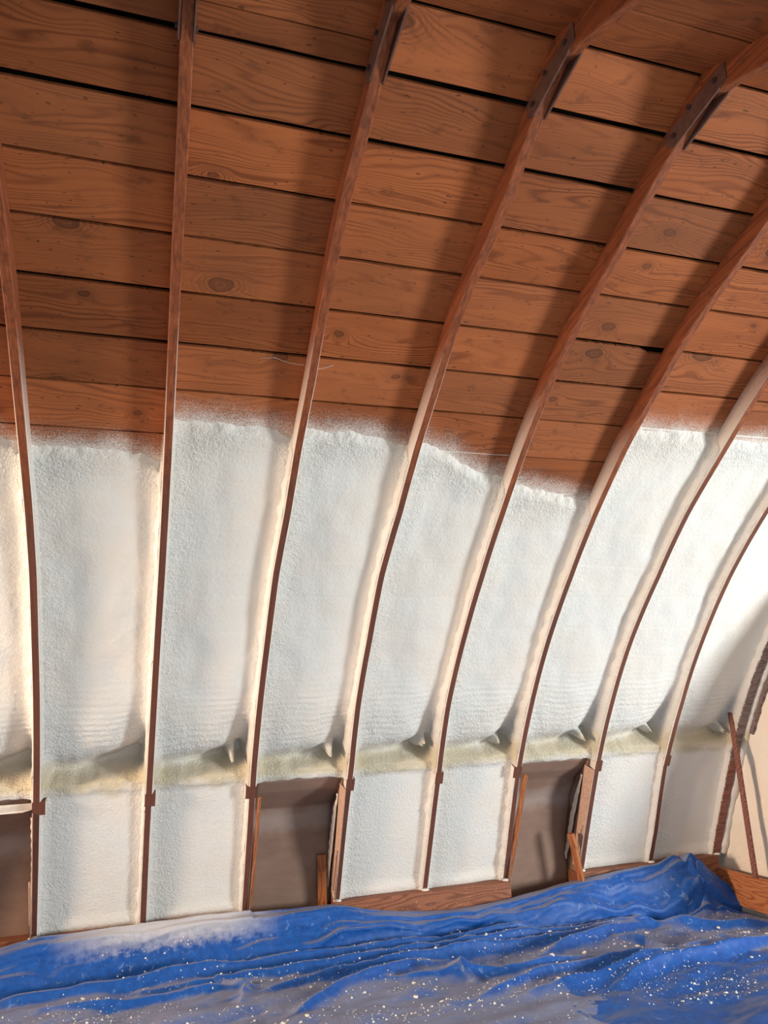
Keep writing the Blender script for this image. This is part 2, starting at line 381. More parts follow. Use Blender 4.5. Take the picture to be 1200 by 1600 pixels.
# ---------------------------------------------------------------- the setting
# sheathing behind the boards (seen only as the black of the gaps)
def sheet(name, s0, s1, d, x0, x1, mat, n=60):
    s = np.linspace(s0, s1, n); y, z = prof(s, d); X = np.array([x0, x1])
    return link(name, grid_mesh(name, np.repeat(X[None], n, 0), np.repeat(y[:, None], 2, 1), np.repeat(z[:, None], 2, 1)), mat)
ceiling = sheet('ceiling', 2.6, SMAX+1.75, 0.16, -1.6, 5.3, M_DARK, 90); ceiling['kind'] = 'structure'
wall_b = sheet('wall_back', 0.0, 2.62, 0.34, -1.6, 5.3, M_DARK); wall_b['kind'] = 'structure'
for nm, s0, s1, x0, x1, mt in (('wall_front', SMAX+1.6, 2*SMAX, -4.2, 5.3, 'M_FOAM'), ('wall_back_left', 0.0, SMAX, -4.2, -1.55, 'M_FOAM'), ('ceiling_left', SMAX, SMAX+1.6, -4.2, -1.55, 'M_BOARD')):
    w_ = sheet(nm, s0, s1, 0.10, x0, x1, globals()[mt]); w_['kind'] = 'structure'
w_ = box('wall_left', (-4.3, -2.0, -.34), (-4.2, 5.6, 3.7), M_FOAM, None, 0); w_['kind'] = 'structure'
floor = box('floor', (-4.2, -2.0, -0.36), (5.3, 5.75, -0.31), M_FLOOR, None, 0); floor['kind'] = 'structure'

# roof boards: seams along the arch
seams = [2.60, 2.835, 3.076, 3.311, 3.550, 3.782, 4.020, 4.263, 4.507, 4.755, 4.992, 5.217]
gaps = {3.076: .005, 3.311: .008, 3.550: .010, 3.782: .013, 4.020: .015, 4.263: .013, 4.507: .014, 4.755: .022, 4.992: .020, 5.217: .018}
far = [5.217, 5.455, 5.70, 5.945, 6.19, 6.43, 6.67]
rng = random.Random(5)
def rows(ss_, sgap, far_side=False):
    for r in range(len(ss_)-1):
        sa, sb = ss_[r], ss_[r+1]
        # butt joints behind ribs
        cuts = [-1.6]; k = -1 + rng.choice([1, 2, 2])
        while k < 8:
            cuts.append(k*SP + rng.uniform(-.01, .01)); k += rng.choice([1, 1, 2, 2, 3])
        cuts.append(5.25)
        for c in range(len(cuts)-1):
            ga, gb = sgap.get(sa, .006), sgap.get(sb, .006)
            board(sa, sb, cuts[c], cuts[c+1], ga*rng.uniform(.7, 1.2), gb*rng.uniform(.7, 1.2), ceiling)
# far slope, mirrored about the ridge
def far_rows():
    for r in range(len(far)-1):
        cuts = [-1.6, .6 + rng.choice([0, .61]), 1.83 + rng.choice([0, .61]), 3.66, 5.25]
        for c in range(4):
            board_far(far[r], far[r+1], cuts[c], cuts[c+1])
def board_far(s0, s1, x0, x1):
    # positions along the mirrored slope: distance past the ridge seam
    q0, q1 = 5.217 - (s0-5.217), 5.217 - (s1-5.217)
    (y0, y1), (z0, z1) = prof_ext(np.array([q0, q1]))
    a = Vector((0, 2*YR-float(y0), float(z0))); b = Vector((0, 2*YR-float(y1), float(z1)))
    place_board(a, b, x0, x1, .011, .011)
def prof_ext(s):
    s = np.asarray(s, float); y, z = prof(np.minimum(s, SMAX-1e-6), BOARD_D)
    e = np.maximum(s-SMAX, 0); return y + e*_ty[-1], z + e*_tz[-1]
def place_board(a, b, x0, x1, ga, gb, notch=None):
    v = (b-a).normalized(); nrm = Vector((1, 0, 0)).cross(v)
    if nrm.z < 0: nrm = -nrm
    W = (b-a).length; hl = (x1-x0)/2-.0008; n = 90 if notch else 5; V = []
    for q in range(n):
        x = -hl + 2*hl*q/(n-1); e0 = -W/2+ga/2+rng.uniform(-.0016, .0016); e1 = W/2-gb/2+rng.uniform(-.0016, .0016); t = .019
        if notch:
            wx = x+(x0+x1)/2; e0 += notch[2]*max(0.0, min(1.0, (wx-notch[0])/.06))*(1 if wx < notch[1] else 0) + (rng.uniform(0, .005) if notch[0] < wx < notch[0]+.06 else 0)
        V += [(x, e0+.002, 0), (x, e1-.002, 0), (x, e1, t*.1), (x, e1, t), (x, e0, t), (x, e0, t*.1)]
    Fs = []
    for q in range(n-1):
        for j in range(6): Fs.append((q*6+j, q*6+(j+1) % 6, q*6+6+(j+1) % 6, q*6+6+j))
    Fs += [tuple(range(6))[::-1], tuple(range((n-1)*6, n*6))]
    me = mesh('board', V, Fs); o = link('board', me, M_BOARD)
    xd = Vector((1, 0, 0)); yd = nrm.cross(xd)
    flip = yd.dot(v) < 0
    bm = bmesh.new(); bm.from_mesh(me); bmesh.ops.recalc_face_normals(bm, faces=bm.faces[:]); bm.to_mesh(me); bm.free()
    mid = (a+b)/2 + Vector(((x0+x1)/2, 0, 0))
    rot = Matrix(((1, 0, 0), (0, yd.y, nrm.y), (0, yd.z, nrm.z))).to_4x4()
    o.parent = ceiling; o.matrix_world = Matrix.Translation(mid + nrm*rng.uniform(-.0005, .0015)) @ rot
    return o
def board(sa, sb, x0, x1, ga, gb, parent, tilt=0.0):
    (y0, y1), (z0, z1) = prof_ext(np.array([sa, sb]))
    nt = (2.90, 3.06, .018) if abs(sb-4.020) < 1e-6 and x0 < 2.95 < x1 else None
    return place_board(Vector((0, float(y1), float(z1))), Vector((0, float(y0), float(z0))), x0, x1, gb, ga, nt)
rng = random.Random(11)
rows(seams[:-1], gaps)
for x0, x1, parts in ((-1.6, .60, None), (.60, 1.22, 5.08), (1.22, 2.43, None), (2.43, 3.66, None), (3.66, 5.25, None)):
    if parts: board(4.992, parts, x0, x1, .008, .003, ceiling); board(parts, 5.217, x0, x1, .003, .008, ceiling)
    else: board(4.992, 5.217, x0, x1, .018, .010, ceiling)
far_rows()

# sill plate under the ribs
trim = empty('trim_1', (2.0, 5.28, 0.0)); trim['kind'] = 'structure'
for x0, x1, yf in ((-1.2, 1.255, 5.285), (1.80, 3.07, 5.235), (3.62, 4.86, 5.235)):
    adopt(box('sill_plate', (x0, yf, -0.10), (x1, 5.40, 0.115), M_PLATE), trim)

# ---------------------------------------------------------------- arch ribs
def rib_cross(k, d0, d1):
    h = rib_hw(k); c = .004
    return [(-h, d1), (-h, d0+c), (-h+c, d0), (h-c, d0), (h, d0+c), (h, d1)]
RIB_LABEL = {-1: 'arched wooden rib just outside the left edge beyond the leftmost opening',
0: 'arched wooden rib at the left edge, first of the ribs, curving off the frame',
1: 'nearly straight arched wooden rib, second from the left, between the two foamed bays',
2: 'arched wooden rib along the left side of the middle brown opening',
3: 'arched wooden rib along the right side of the middle brown opening, plated at the ridge',
4: 'arched wooden rib between the two pale blue lit lower panels, plate at its top',
5: 'arched wooden rib along the left side of the right-hand brown opening',
6: 'arched wooden rib along the right side of the right-hand brown opening, pale dusted side',
7: 'last slender arched wooden rib before the gable corner, wavy foam on its side',
8: 'wide grey weathered end rib against the gable wall in the right corner'}
for k in range(-1, 9):
    base = prof(np.array(.20))
    root = tag(empty('arch_rib', (k*SP, float(base[0]), float(base[1]))), RIB_LABEL[k], 'rafter', 'arched ribs of the roof')
    mat = M_RIB if k < 8 else M_GREY
    def frames(s_list, kk=k):
        fr = []
        for s in s_list:
            xo = float(rib_x(kk, s))
            def f(a, d, s=s, xo=xo):
                if abs(s-SMAX) < 1e-3: return (xo+a, YR + (.001 if s < SMAX else -.001), 3.4531 + d/.938)
                y, z = prof(np.array(s), d); return (xo+a, float(y), float(z))
            fr.append(f)
        return fr
    s_lo = .20
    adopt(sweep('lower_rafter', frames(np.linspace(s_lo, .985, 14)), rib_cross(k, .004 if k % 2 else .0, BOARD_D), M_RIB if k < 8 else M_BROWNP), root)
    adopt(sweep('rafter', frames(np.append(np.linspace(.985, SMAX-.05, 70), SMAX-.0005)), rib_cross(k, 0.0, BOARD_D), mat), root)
    adopt(sweep('far_rafter', frames(np.insert(np.linspace(SMAX+.05, SMAX+1.7, 26), 0, SMAX+.0005)), rib_cross(k, -.004, BOARD_D), mat), root)
    h = rib_hw(k)
    # joint block nailed across the rib at the ledge
    if k < 8:
        w0, w1 = {0: (.0, .026), 1: (.0, .016), 2: (.020, .0), 3: (.0, .012), 4: (.0, .012), 5: (.018, .0), 6: (.0, .012), 7: (.0, .008), -1: (0, .02)}[k]
        fr = frames(np.linspace(.985, 1.065, 4))
        adopt(sweep('joint_block', fr, [(-h-w0-.001, .045), (-h-w0-.001, -.003), (h+w1+.001, -.003), (h+w1+.001, .045)], M_RIB), root)
        # nail heads on the inner edge
    # steel plate on each side of the ridge, with bolts
    if k < 8:
        for sd in (-1, 1):
            x = float(rib_x(k, SMAX)) + sd*(h+.0025)
            pts = []
            for s_, d_ in ((SMAX-.20, .082), (SMAX-.215, .030), (SMAX-.19, -.004), (SMAX+.07, -.010), (SMAX+.11, .022), (SMAX+.09, .082)):
                y, z = prof(np.array(s_), d_); pts.append((float(y), float(z)))
            V = [(x-.003, *q) for q in pts] + [(x+.003, *q) for q in pts]; n = len(pts)
            Fs = [tuple(range(n)), tuple(range(n, 2*n))[::-1]] + [(i, (i+1) % n, n+(i+1) % n, n+i) for i in range(n)]
            me = mesh('ridge_plate', V, Fs); bm = bmesh.new(); bm.from_mesh(me); bmesh.ops.recalc_face_normals(bm, faces=bm.faces[:]); bm.to_mesh(me); bm.free()
            pl = link('ridge_plate', me, M_GUSSET); adopt(pl, root)
            for s_, d_ in ((SMAX-.165, .032), (SMAX+.055, .032), (SMAX-.06, .040)):
                y, z = prof(np.array(s_), d_)
                bm = bmesh.new(); bmesh.ops.create_cone(bm, cap_ends=True, segments=6, radius1=.010, radius2=.009, depth=.010)
                me = bpy.data.meshes.new('bolt'); bm.to_mesh(me); bm.free()
                b = link('bolt', me, M_BOLT); b.matrix_world = Matrix.Translation((x+sd*.007, float(y), float(z))) @ Matrix.Rotation(math.pi/2, 4, 'Y')
                mw = b.matrix_world.copy(); b.parent = pl; b.matrix_parent_inverse = Matrix.Translation(-root.location) @ Matrix.Identity(4)
                b.matrix_parent_inverse = (Matrix.Translation(root.location) @ pl.matrix_parent_inverse).inverted()
    # a dab of foam at the foot
    fx = float(rib_x(k, .2)); bm = bmesh.new(); bmesh.ops.create_icosphere(bm, subdivisions=2, radius=1)
    for v in bm.verts:
        q = v.co.copy(); n_ = 1+.25*float(pn(np.array(q.x*2+k*5), np.array(q.y*2+q.z*2), 3))
        v.co = Vector((fx+q.x*.028*n_, float(base[0])-.004+q.y*.022*n_, float(base[1])-.006+q.z*.010*n_))
    me = bpy.data.meshes.new('foam_dab'); bm.to_mesh(me); bm.free(); adopt(link('foam_dab', me, M_FOAM, None, True), root)

# ---------------------------------------------------------------- spray foam in the bays
OPEN = (-1, 2, 5)
POCKET = {-1: .19, 0: .20, 1: .17, 2: .12, 3: .12, 4: .11, 5: .11, 6: .11, 7: .08}
def foam_h(i, X, S_, e0, e1, W):
    """foam thickness over the boards; e0,e1 distance to the left/right rib face"""
    sd = 100 + i*13
    u = e0/W
    e = np.minimum(e0, e1)
    st = ftop(i, X)
    # broad, uneven fill, thinner in the middle
    h = .026 + .010*pn(X*3.1, S_*1.7, sd) + .004*pn(X*9, S_*7, sd+1)
    # banks against the ribs, wandering width
    wl = .050 + .022*pn(S_*2.3, S_*0+i*3.1, sd+2); wr = .036 + .016*pn(S_*2.7, S_*0+i*1.7, sd+3)
    h = h + .017*np.exp(-(e0/wl)**2) + .016*np.exp(-(e1/wr)**2)
    # rough zone: left side, bottom of the upper bay, below the upper edge
    rough = np.exp(-(e0/.11)**2) + .8*sst(1.75, 1.25, S_) + .8*sst(.32, .02, st-S_) + .5*np.exp(-(e1/.04)**2)
    low = sst(1.10, 1.02, S_)
    rough = rough*(1-low) + low*(.35 + .9*np.exp(-(e0/.12)**2) + .3*np.exp(-(e1/.06)**2))
    rough = np.clip(rough, .12, 1.1)
    a = fbm(X*42+.35*S_, S_*52, sd+4, 3); b = pn(X*16, S_*34, sd+5)
    h = h + rough*(.0046*np.abs(a) + .0030*b) + .0010*a
    # ripples where the passes overlap, boards telegraphing through
    for s0 in (1.62, 1.86, 2.10, 2.34, 2.58, 2.83, 3.07):
        h = h - .0013*np.exp(-((S_-s0-.006*pn(X*5, X*0+s0, sd+6))/.006)**2)*sst(.05, .12, e)
    h = h + .0022*np.sin(S_*150+3*pn(X*4, S_*6, sd+7))*sst(1.95, 1.5, S_)*sst(1.2, 1.35, S_)*(.5+.5*pn(X*6, S_*9, sd+8))
    # pocket above the ledge, shelf, lower panel
    pd = POCKET[i]
    wob = .016*pn(X*7, X*0, sd+9) + .005*pn(X*19, X*0, sd+10)
    sc = 1.165 + wob
    prof_u = np.clip(u*1.15-.05, 0, 1)
    pk = pd*np.exp(-(np.maximum(S_-sc, 0)/(.055+.25*pd))**2)*sst(.0, .06, e)*(.55+.45*sst(.1, .8, u))
    pk = pk*sst(sc-.05, sc-.005, S_)
    # a rounded scoop climbing along the right rib
    scoop = (.06+.3*pd)*np.exp(-(np.maximum(e1-.02, 0)/.13)**2)*sst(.0, .02, e1)*np.exp(-(np.maximum(S_-1.22, 0)/(.25))**2)*sst(sc-.03, sc+.01, S_)
    shelf = .012*np.exp(-((S_-(1.075+wob))/.03)**2)*(1+.5*pn(X*13, S_*13, sd+11))
    h = h - pk - scoop + shelf
    lowpanel = .030 + .006*pn(X*4, S_*3, sd+12) + .016*np.exp(-(e0/.035)**2) + .014*np.exp(-(e1/.035)**2) + .018*np.exp(-((S_-.19)/.05)**2) + rough*(.0026*np.abs(a)+.0022*b) + .0007*a
    h = h*(1-low) + lowpanel*low
    h = np.maximum(h, -.20)
    # lumps standing in the pocket near the right rib
    rr = random.Random(i*7+3)
    lx, ls, lw = (.76+.09*rr.random())*W, 1.19+.03*rr.random(), .014+.010*rr.random()
    tw = (S_-ls)*rr.uniform(-.2, .55) + .006*pn(S_*30, X*12, sd+21)
    if i > 0: h = h + rr.uniform(.65, 1.0)*(.065 + pd*.9)*np.exp(-((e0-lx-tw)/lw)**2)*np.exp(-((S_-ls-.01)/rr.uniform(.030, .048))**4)*(1+.35*pn(X*40, S_*40, sd+22))
    # thin coat climbing the rib sides
    cl = .081 + .005*pn(S_*17, S_*0+i, sd+13) + .005*pn(S_*55, S_*0+i, sd+14)
    cr_ = .083 + .007*pn(S_*11, S_*0+i+9, sd+15) + .006*pn(S_*50, S_*0+i, sd+16)
    tl = .005 + .004*np.abs(pn(S_*12, S_*0+i, sd+17)); tr = .007 + .012*np.abs(pn(S_*7, S_*0+i, sd+18))
    kl = sst(1.9*tl, .5*tl, e0); kr = sst(1.9*tr, .5*tr, e1)
    h = h*(1-kl) + np.maximum(cl, h)*kl; h = h*(1-kr) + np.maximum(cr_, h)*kr
    # feathered upper edge
    ed = st + .020*pn(X*9, X*0, sd+19) + .010*pn(X*31, S_*31, sd+20)
    T = sst(.0, .075, ed - S_)
    # rib coats thin out a bit higher
    return h*T - .006*(1-T), rough*(.35+.65*T)
BAY_LABEL = {-1: 'strip of peach lit spray foam at the left picture edge above the leftmost opening',
0: 'wide spray foam filling left of the second rib, lowest upper edge on the left',
1: 'spray foam filling directly above the second lower panel, reaching high onto the boards',
2: 'spray foam filling directly above the middle brown opening',
3: 'spray foam filling with slanting upper edge, right of the third plated rib',
4: 'spray foam filling with the lowest upper edge, left of the right-hand opening',
5: 'bluish spray foam filling directly above the right-hand brown opening',
6: 'tall bluish spray foam filling in the second to last bay on the right',
7: 'mauve tinted spray foam filling in the corner bay beside the gable'}
LOW_LABEL = {0: 'textured lower foam panel between the first two ribs at the left',
1: 'lower foam panel just left of the middle brown opening',
3: 'pale blue lower foam panel just right of the middle brown opening',
4: 'pale blue lower foam panel just left of the right-hand brown opening',
6: 'bluish lower foam panel just right of the right-hand brown opening',
7: 'shaded lower foam panel in the corner under the end rib'}
for i in range(-1, 8):
    for part in ('up', 'low'):
        if part == 'low' and i in OPEN: continue
        if part == 'up': s = np.concatenate([np.linspace(1.0, 1.5, 84)[:-1], np.linspace(1.5, 3.62, 250)])
        else: s = np.linspace(.17 if i > 1 else .12, 1.0, 110)
        if part == 'up': s = s[s <= max(q[1] for q in FTOP[i])+.05]
        uu = np.concatenate([np.linspace(0, .045, 9)[:-1], np.linspace(.045, .955, 62), np.linspace(.955, 1, 9)[1:]])
        xl = rib_x(i, s) + rib_hw(i) - .001; xr = rib_x(i+1, s) - rib_hw(i+1) + .001
        S2, U2 = np.meshgrid(s, uu, indexing='ij')
        W = (xr-xl)[:, None]; X2 = xl[:, None] + U2*W
        H, RG = foam_h(i, X2, S2, U2*W, (1-U2)*W, W)
        if part == 'up' and i in OPEN:      # ragged lip curling back over the opening
            sd = i+50
            lip = 1.045 + .010*pn(X2*11, X2*0, sd)
            tq = sst(lip+.012, lip-.012, S2); H = H*(1-tq) + (-.03)*tq
        D = BOARD_D - H
        Y2, Z2 = prof(S2, D)
        if part == 'up' and i in OPEN:
            low_ = S2 < lip-.012
            # rows below the lip are folded back behind it
            Y2 = np.where(low_, prof(np.maximum(S2, lip-.012), BOARD_D+.03)[0], Y2); Z2 = np.where(low_, prof(np.maximum(S2, lip-.012), BOARD_D+.03)[1], Z2)
        me = grid_mesh('spray_foam', X2, Y2, Z2)
        at_ = me.attributes.new('relief', 'FLOAT', 'POINT'); at_.data.foreach_set('value', np.clip(RG, 0, 1).astype(np.float32).reshape(-1))
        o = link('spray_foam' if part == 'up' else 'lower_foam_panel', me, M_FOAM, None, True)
        if part == 'up': tag(o, BAY_LABEL[i], 'foam', 'foam fillings between the ribs')
        else: tag(o, LOW_LABEL[i], 'foam', 'lower foam panels between the ribs')

# ---------------------------------------------------------------- brown openings
def solid(name, quad, th, mat, root, nrm):
    n = len(quad); V = [tuple(q) for q in quad] + [tuple(Vector(q)+Vector(nrm)*th) for q in quad]
    Fs = [tuple(range(n)), tuple(range(n, 2*n))[::-1]] + [(i, (i+1) % n, n+(i+1) % n, n+i) for i in range(n)]
    me = mesh(name, V, Fs); bm = bmesh.new(); bm.from_mesh(me); bmesh.ops.recalc_face_normals(bm, faces=bm.faces[:]); bm.to_mesh(me); bm.free()
    o = link(name, me, mat); adopt(o, root); return o
CH_LABEL = {-1: 'brown cardboard chute in the leftmost opening, cut by the left picture edge',
2: 'brown cardboard chute in the middle opening under the foam ledge',
5: 'brown cardboard chute in the right-hand opening, torn at its right side'}
for i in OPEN:
    xl, xr = i*SP + RIB_W/2 + .002, (i+1)*SP - RIB_W/2 - .003
    root = tag(empty('cardboard_chute', ((xl+xr)/2, 5.3, -.05)), CH_LABEL[i], 'cardboard', 'brown chutes in the openings')
    zt = {-1: .69, 2: .715, 5: .64}[i]
    y0, z0 = [float(q) for q in prof(np.array(1.03), .085)]
    # top sheet sloping back, back sheet with a soft bend, as one gently curved surface each
    n = 10
    def surf(name, pts, mat=M_CARD, x0=xl, x1=xr, wav=.006):
        pts = np.array(pts); tt = np.linspace(0, 1, len(pts)); t2 = np.linspace(0, 1, 49)
        y = np.interp(t2, tt, pts[:, 0]); z = np.interp(t2, tt, pts[:, 1]); xs = np.linspace(x0, x1, 18)
        X, Y = np.meshgrid(xs, y); _, Z = np.meshgrid(xs, z)
        Y = Y + wav*pn(X*5+i*3, Z*4, 31)
        o = link(name, grid_mesh(name, X, Y, Z), mat, None, True); adopt(o, root)
        md = o.modifiers.new('thickness', 'SOLIDIFY'); md.thickness = .004
        return o
    surf('bent_sheet', [(y0-.01, z0+.012), (5.06, .85), (5.16, .79), (5.27, zt+.01), (5.29, zt-.04), (5.315, zt-.12), (5.36, .40), (5.40, .18), (5.44, -.12)])
    # side walls
    for sd, x in ((-1, xl), (1, xr)):
        q = [(x, y0-.03, z0+.02), (x, 5.45, z0+.0), (x, 5.45, -.12), (x, 5.27, -.12), (x, 5.24, .16)]
        solid('side_sheet', q, .004, M_CARD if sd > 0 else M_CARD, root, (-sd, 0, 0))
    if i in (-1, 2, 5):
        # pinkish flap lying along the right rib, its edge standing proud into the room
        wf = {-1: .02, 2: .045, 5: .085}[i]
        xs = xr + .0
        a1, a2 = prof(np.array(1.0), -.012), prof(np.array(.22), -.004)
        b1, b2 = prof(np.array(1.0), .07), prof(np.array(.22), .05)
        tw = {-1: .0, 2: .012, 5: .022}[i]
        q = [(xs+.004, *map(float, a1)), (xs-tw, *map(float, b1)), (xs-tw*.5, float(b2[0]), float(b2[1])), (xs+.004, *map(float, a2))]
        solid('side_flap', q, .005, M_PINK, root, (-1, 0, 0))
        if i == -1:
            p1, p2 = prof(np.array(1.03), .05), prof(np.array(.985), .055)
            solid('pale_lip', [(xl+.02, float(p1[0]), float(p1[1])), (xr-.0, float(p1[0]), float(p1[1])), (xr-.012, float(p2[0]), float(p2[1])), (xr-.06, float(p2[0]), float(p2[1])-.012), (xl+.02, float(p2[0]), float(p2[1])-.016)], .006, M_PALE, root, (0, 1, 0))
        # torn pale edge
        V = []; nn = 22
        for j in range(nn):
            t = j/(nn-1); s_ = .22 + .70*t
            d_ = .075 + .035*(1-t) + .012*float(pn(np.array(t*9), np.array(i*2.), 8)); wd = (.030 if i < 2 else .052 if i == 2 else .03)*math.sin(math.pi*min(1, t*1.1))**.5 + .006
            p1, p2 = prof(np.array(s_), d_), prof(np.array(s_), d_+wd)
            V += [(xs-tw*.8-.010, *map(float, p1)), (xs-tw*.8-.016-.010*(j % 2)*.4, *map(float, p2))]
        me = mesh('torn_edge', V, [(2*j, 2*j+1, 2*j+3, 2*j+2) for j in range(nn-1)])
        o = link('torn_edge', me, M_PALE); adopt(o, root); md = o.modifiers.new('thickness', 'SOLIDIFY'); md.thickness = .003
        # curled strip of card near the foot
        fr = []
        for j in range(9):
            t = j/8; s_ = .55 - .30*t
            p1 = prof(np.array(s_), .012+.02*t)
            fr.append(lambda a, b, p1=p1, t=t: (xs-.012+a*(1-.3*t), float(p1[0])+b, float(p1[1])))
        adopt(sweep('curled_strip', fr, [(.008*math.cos(q*math.pi/4), .009*math.sin(q*math.pi/4)) for q in range(8)], M_PINK, None, True), root)
# loose orange wood strips leaning in the right-hand opening
def stick(name, a, b, w, t, mat, label, cat):
    a, b = Vector(a), Vector(b); v = (b-a); L_ = v.length
    bm = bmesh.new(); bmesh.ops.create_cube(bm, size=1)
    for q in bm.verts: q.co = Vector((q.co.x*L_, q.co.y*t, q.co.z*w))
    bmesh.ops.bevel(bm, geom=bm.edges[:], offset=.002, segments=1, affect='EDGES')
    me = bpy.data.meshes.new(name); bm.to_mesh(me); bm.free(); o = link(name, me, mat)
    o.matrix_world = Matrix.Translation((a+b)/2) @ v.to_track_quat('X', 'Y').to_matrix().to_4x4()
    return tag(o, label, cat)
y_, z_ = [float(q) for q in prof(np.array(1.0), .0)]
yb_, zb_ = [float(q) for q in prof(np.array(.22), .0)]
stick('wood_strip', (3.100, y_+.005, z_), (3.084, yb_+.01, zb_), .022, .03, M_STRIP, 'orange wood strip fixed to the rib left of the right-hand opening', 'wood strip')
stick('wood_strip', (3.535, 5.15, .40), (3.615, 5.19, .03), .045, .03, M_STRIP, 'short orange board leaning low at the right of the right-hand opening', 'wood strip')
stick('wood_strip', (1.262, y_+.004, z_-.01), (1.252, yb_+.01, zb_), .016, .03, M_STRIP, 'thin reddish strip fixed to the rib left of the middle opening', 'wood strip')
stick('wood_strip', (1.735, 5.33, .40), (1.745, 5.37, .03), .06, .025, M_STRIP, 'orange brown board standing inside the middle opening at its right', 'wood strip')

# ---------------------------------------------------------------- gable wall at the right
wr = empty('wall_right', (5.0, 4.0, 0)); wr['kind'] = 'structure'
def gable_sheet():
    y = np.linspace(3.77, 5.36, 90); zs = np.interp(y, _py[::-1], _pz[::-1])
    t = np.linspace(0, 1, 130); Y2, T2 = np.meshgrid(y, t, indexing='ij')
    Z2 = .0 + (zs[:, None]+.06)*T2
    X2 = 5.0 - .012*pn(Y2*4, Z2*4, 77) - .004*fbm(Y2*22, Z2*22, 78, 3)
    X2 = X2 - .03*np.exp(-(((zs[:, None]-Z2))/.10)**2)
    o = link('gable_foam', grid_mesh('gable_foam', X2, Y2, Z2, True), M_FOAM_G, None, True); adopt(o, wr)
gable_sheet()
for lo, hi in (((5.06, 3.75, -.34), (5.10, 5.6, 3.7)), ((5.06, -2.0, -.34), (5.10, -1.2, 3.7)), ((5.06, -1.2, 2.4), (5.10, 3.75, 3.7))):   # doorway between
    adopt(box('sheathing', lo, hi, M_FOAM, None, 0), wr)
fr = []
for s in np.linspace(1.22, 4.2, 80):
    jit = .006*float(pn(np.array(s*14), np.array(1.), 5)) + .006*float(pn(np.array(s*40), np.array(2.), 6))
    fr.append(lambda a, b, s=s, j=jit: (a, *[float(q) for q in prof(np.array(s), b+(j if b < -.02 else 0))]))
adopt(sweep('edge_rafter', fr, [(5.0, -.036), (4.955, -.036), (4.955, .02), (5.0, .02)], M_GREY), wr)
fr = []
for s in np.linspace(.19, 4.2, 200):
    j1 = .010*float(pn(np.array(s*9), np.array(3.), 15)) + .006*float(pn(np.array(s*33), np.array(2.), 16))
    fr.append(lambda a, b, s=s, j=j1: (a + (j if a < 4.94 else 0), *[float(q) for q in prof(np.array(s), b + j)]))
adopt(sweep('foam_bead', fr, [(4.915, .07), (4.922, .006), (4.940, -.010), (4.962, -.010), (4.985, .03)], M_FOAM, None, True), wr)
gb = box('gable_sill', (-.30, -.02, -.115), (.95, .02, .115), M_BEAM)
gb.name = 'gable_sill'; gb.rotation_euler = (0, 0, -math.pi/2)
gb.location = (4.858, 5.0, -.085)
tag(gb, 'orange grained sill beam along the foot of the gable wall', 'beam')
# box runs along -y from the corner
tag(box('gable_stud', (4.824, 4.826, .031), (4.846, 4.868, 1.19), M_BROWNP), 'thin brown stud rising in front of the gable foam to the end rib', 'stud')

# ---------------------------------------------------------------- blue tarp
def pl(pts):
    return np.array(pts, float)
def dist_poly(X, Y, P):
    best = np.full(X.shape, 1e9); side = np.zeros(X.shape); par = np.zeros(X.shape)
    tot = np.concatenate([[0], np.cumsum(np.hypot(*np.diff(P, axis=0).T))])
    for j in range(len(P)-1):
        a, b = P[j], P[j+1]; v = b-a; L2 = v@v
        t = np.clip(((X-a[0])*v[0]+(Y-a[1])*v[1])/L2, 0, 1)
        dx, dy = X-a[0]-t*v[0], Y-a[1]-t*v[1]; d = np.hypot(dx, dy)
        m = d < best; best = np.where(m, d, best)
        side = np.where(m, np.sign(v[0]*dy-v[1]*dx), side); par = np.where(m, (tot[j]+t*np.sqrt(L2))/tot[-1], par)
    return best, side, par
TOPX = np.array([-1.4, -.18, .02, .34, .89, 1.2, 1.5, 1.78, 1.9, 1.99, 2.25, 2.58, 2.85, 3.06, 3.37, 3.7, 4.13, 4.4, 4.6, 4.72, 4.85])
TOPZ = np.array([.07, .082, .112, .117, .123, .118, .118, .116, .09, .06, .01, -.02, -.01, .004, .04, .075, .105, .10, .06, -.02, -.10])
def worley(x, y, seed):
    ix, iy = np.floor(x), np.floor(y); best = np.full(x.shape, 9.0)
    for a in (-1, 0, 1):
        for b in (-1, 0, 1):
            h1 = _hash(ix+a, iy+b, seed)/(2*np.pi); h2 = _hash(ix+a, iy+b, seed+5)/(2*np.pi)
            best = np.minimum(best, np.hypot(ix+a+h1-x, iy+b+h2-y))
    return best
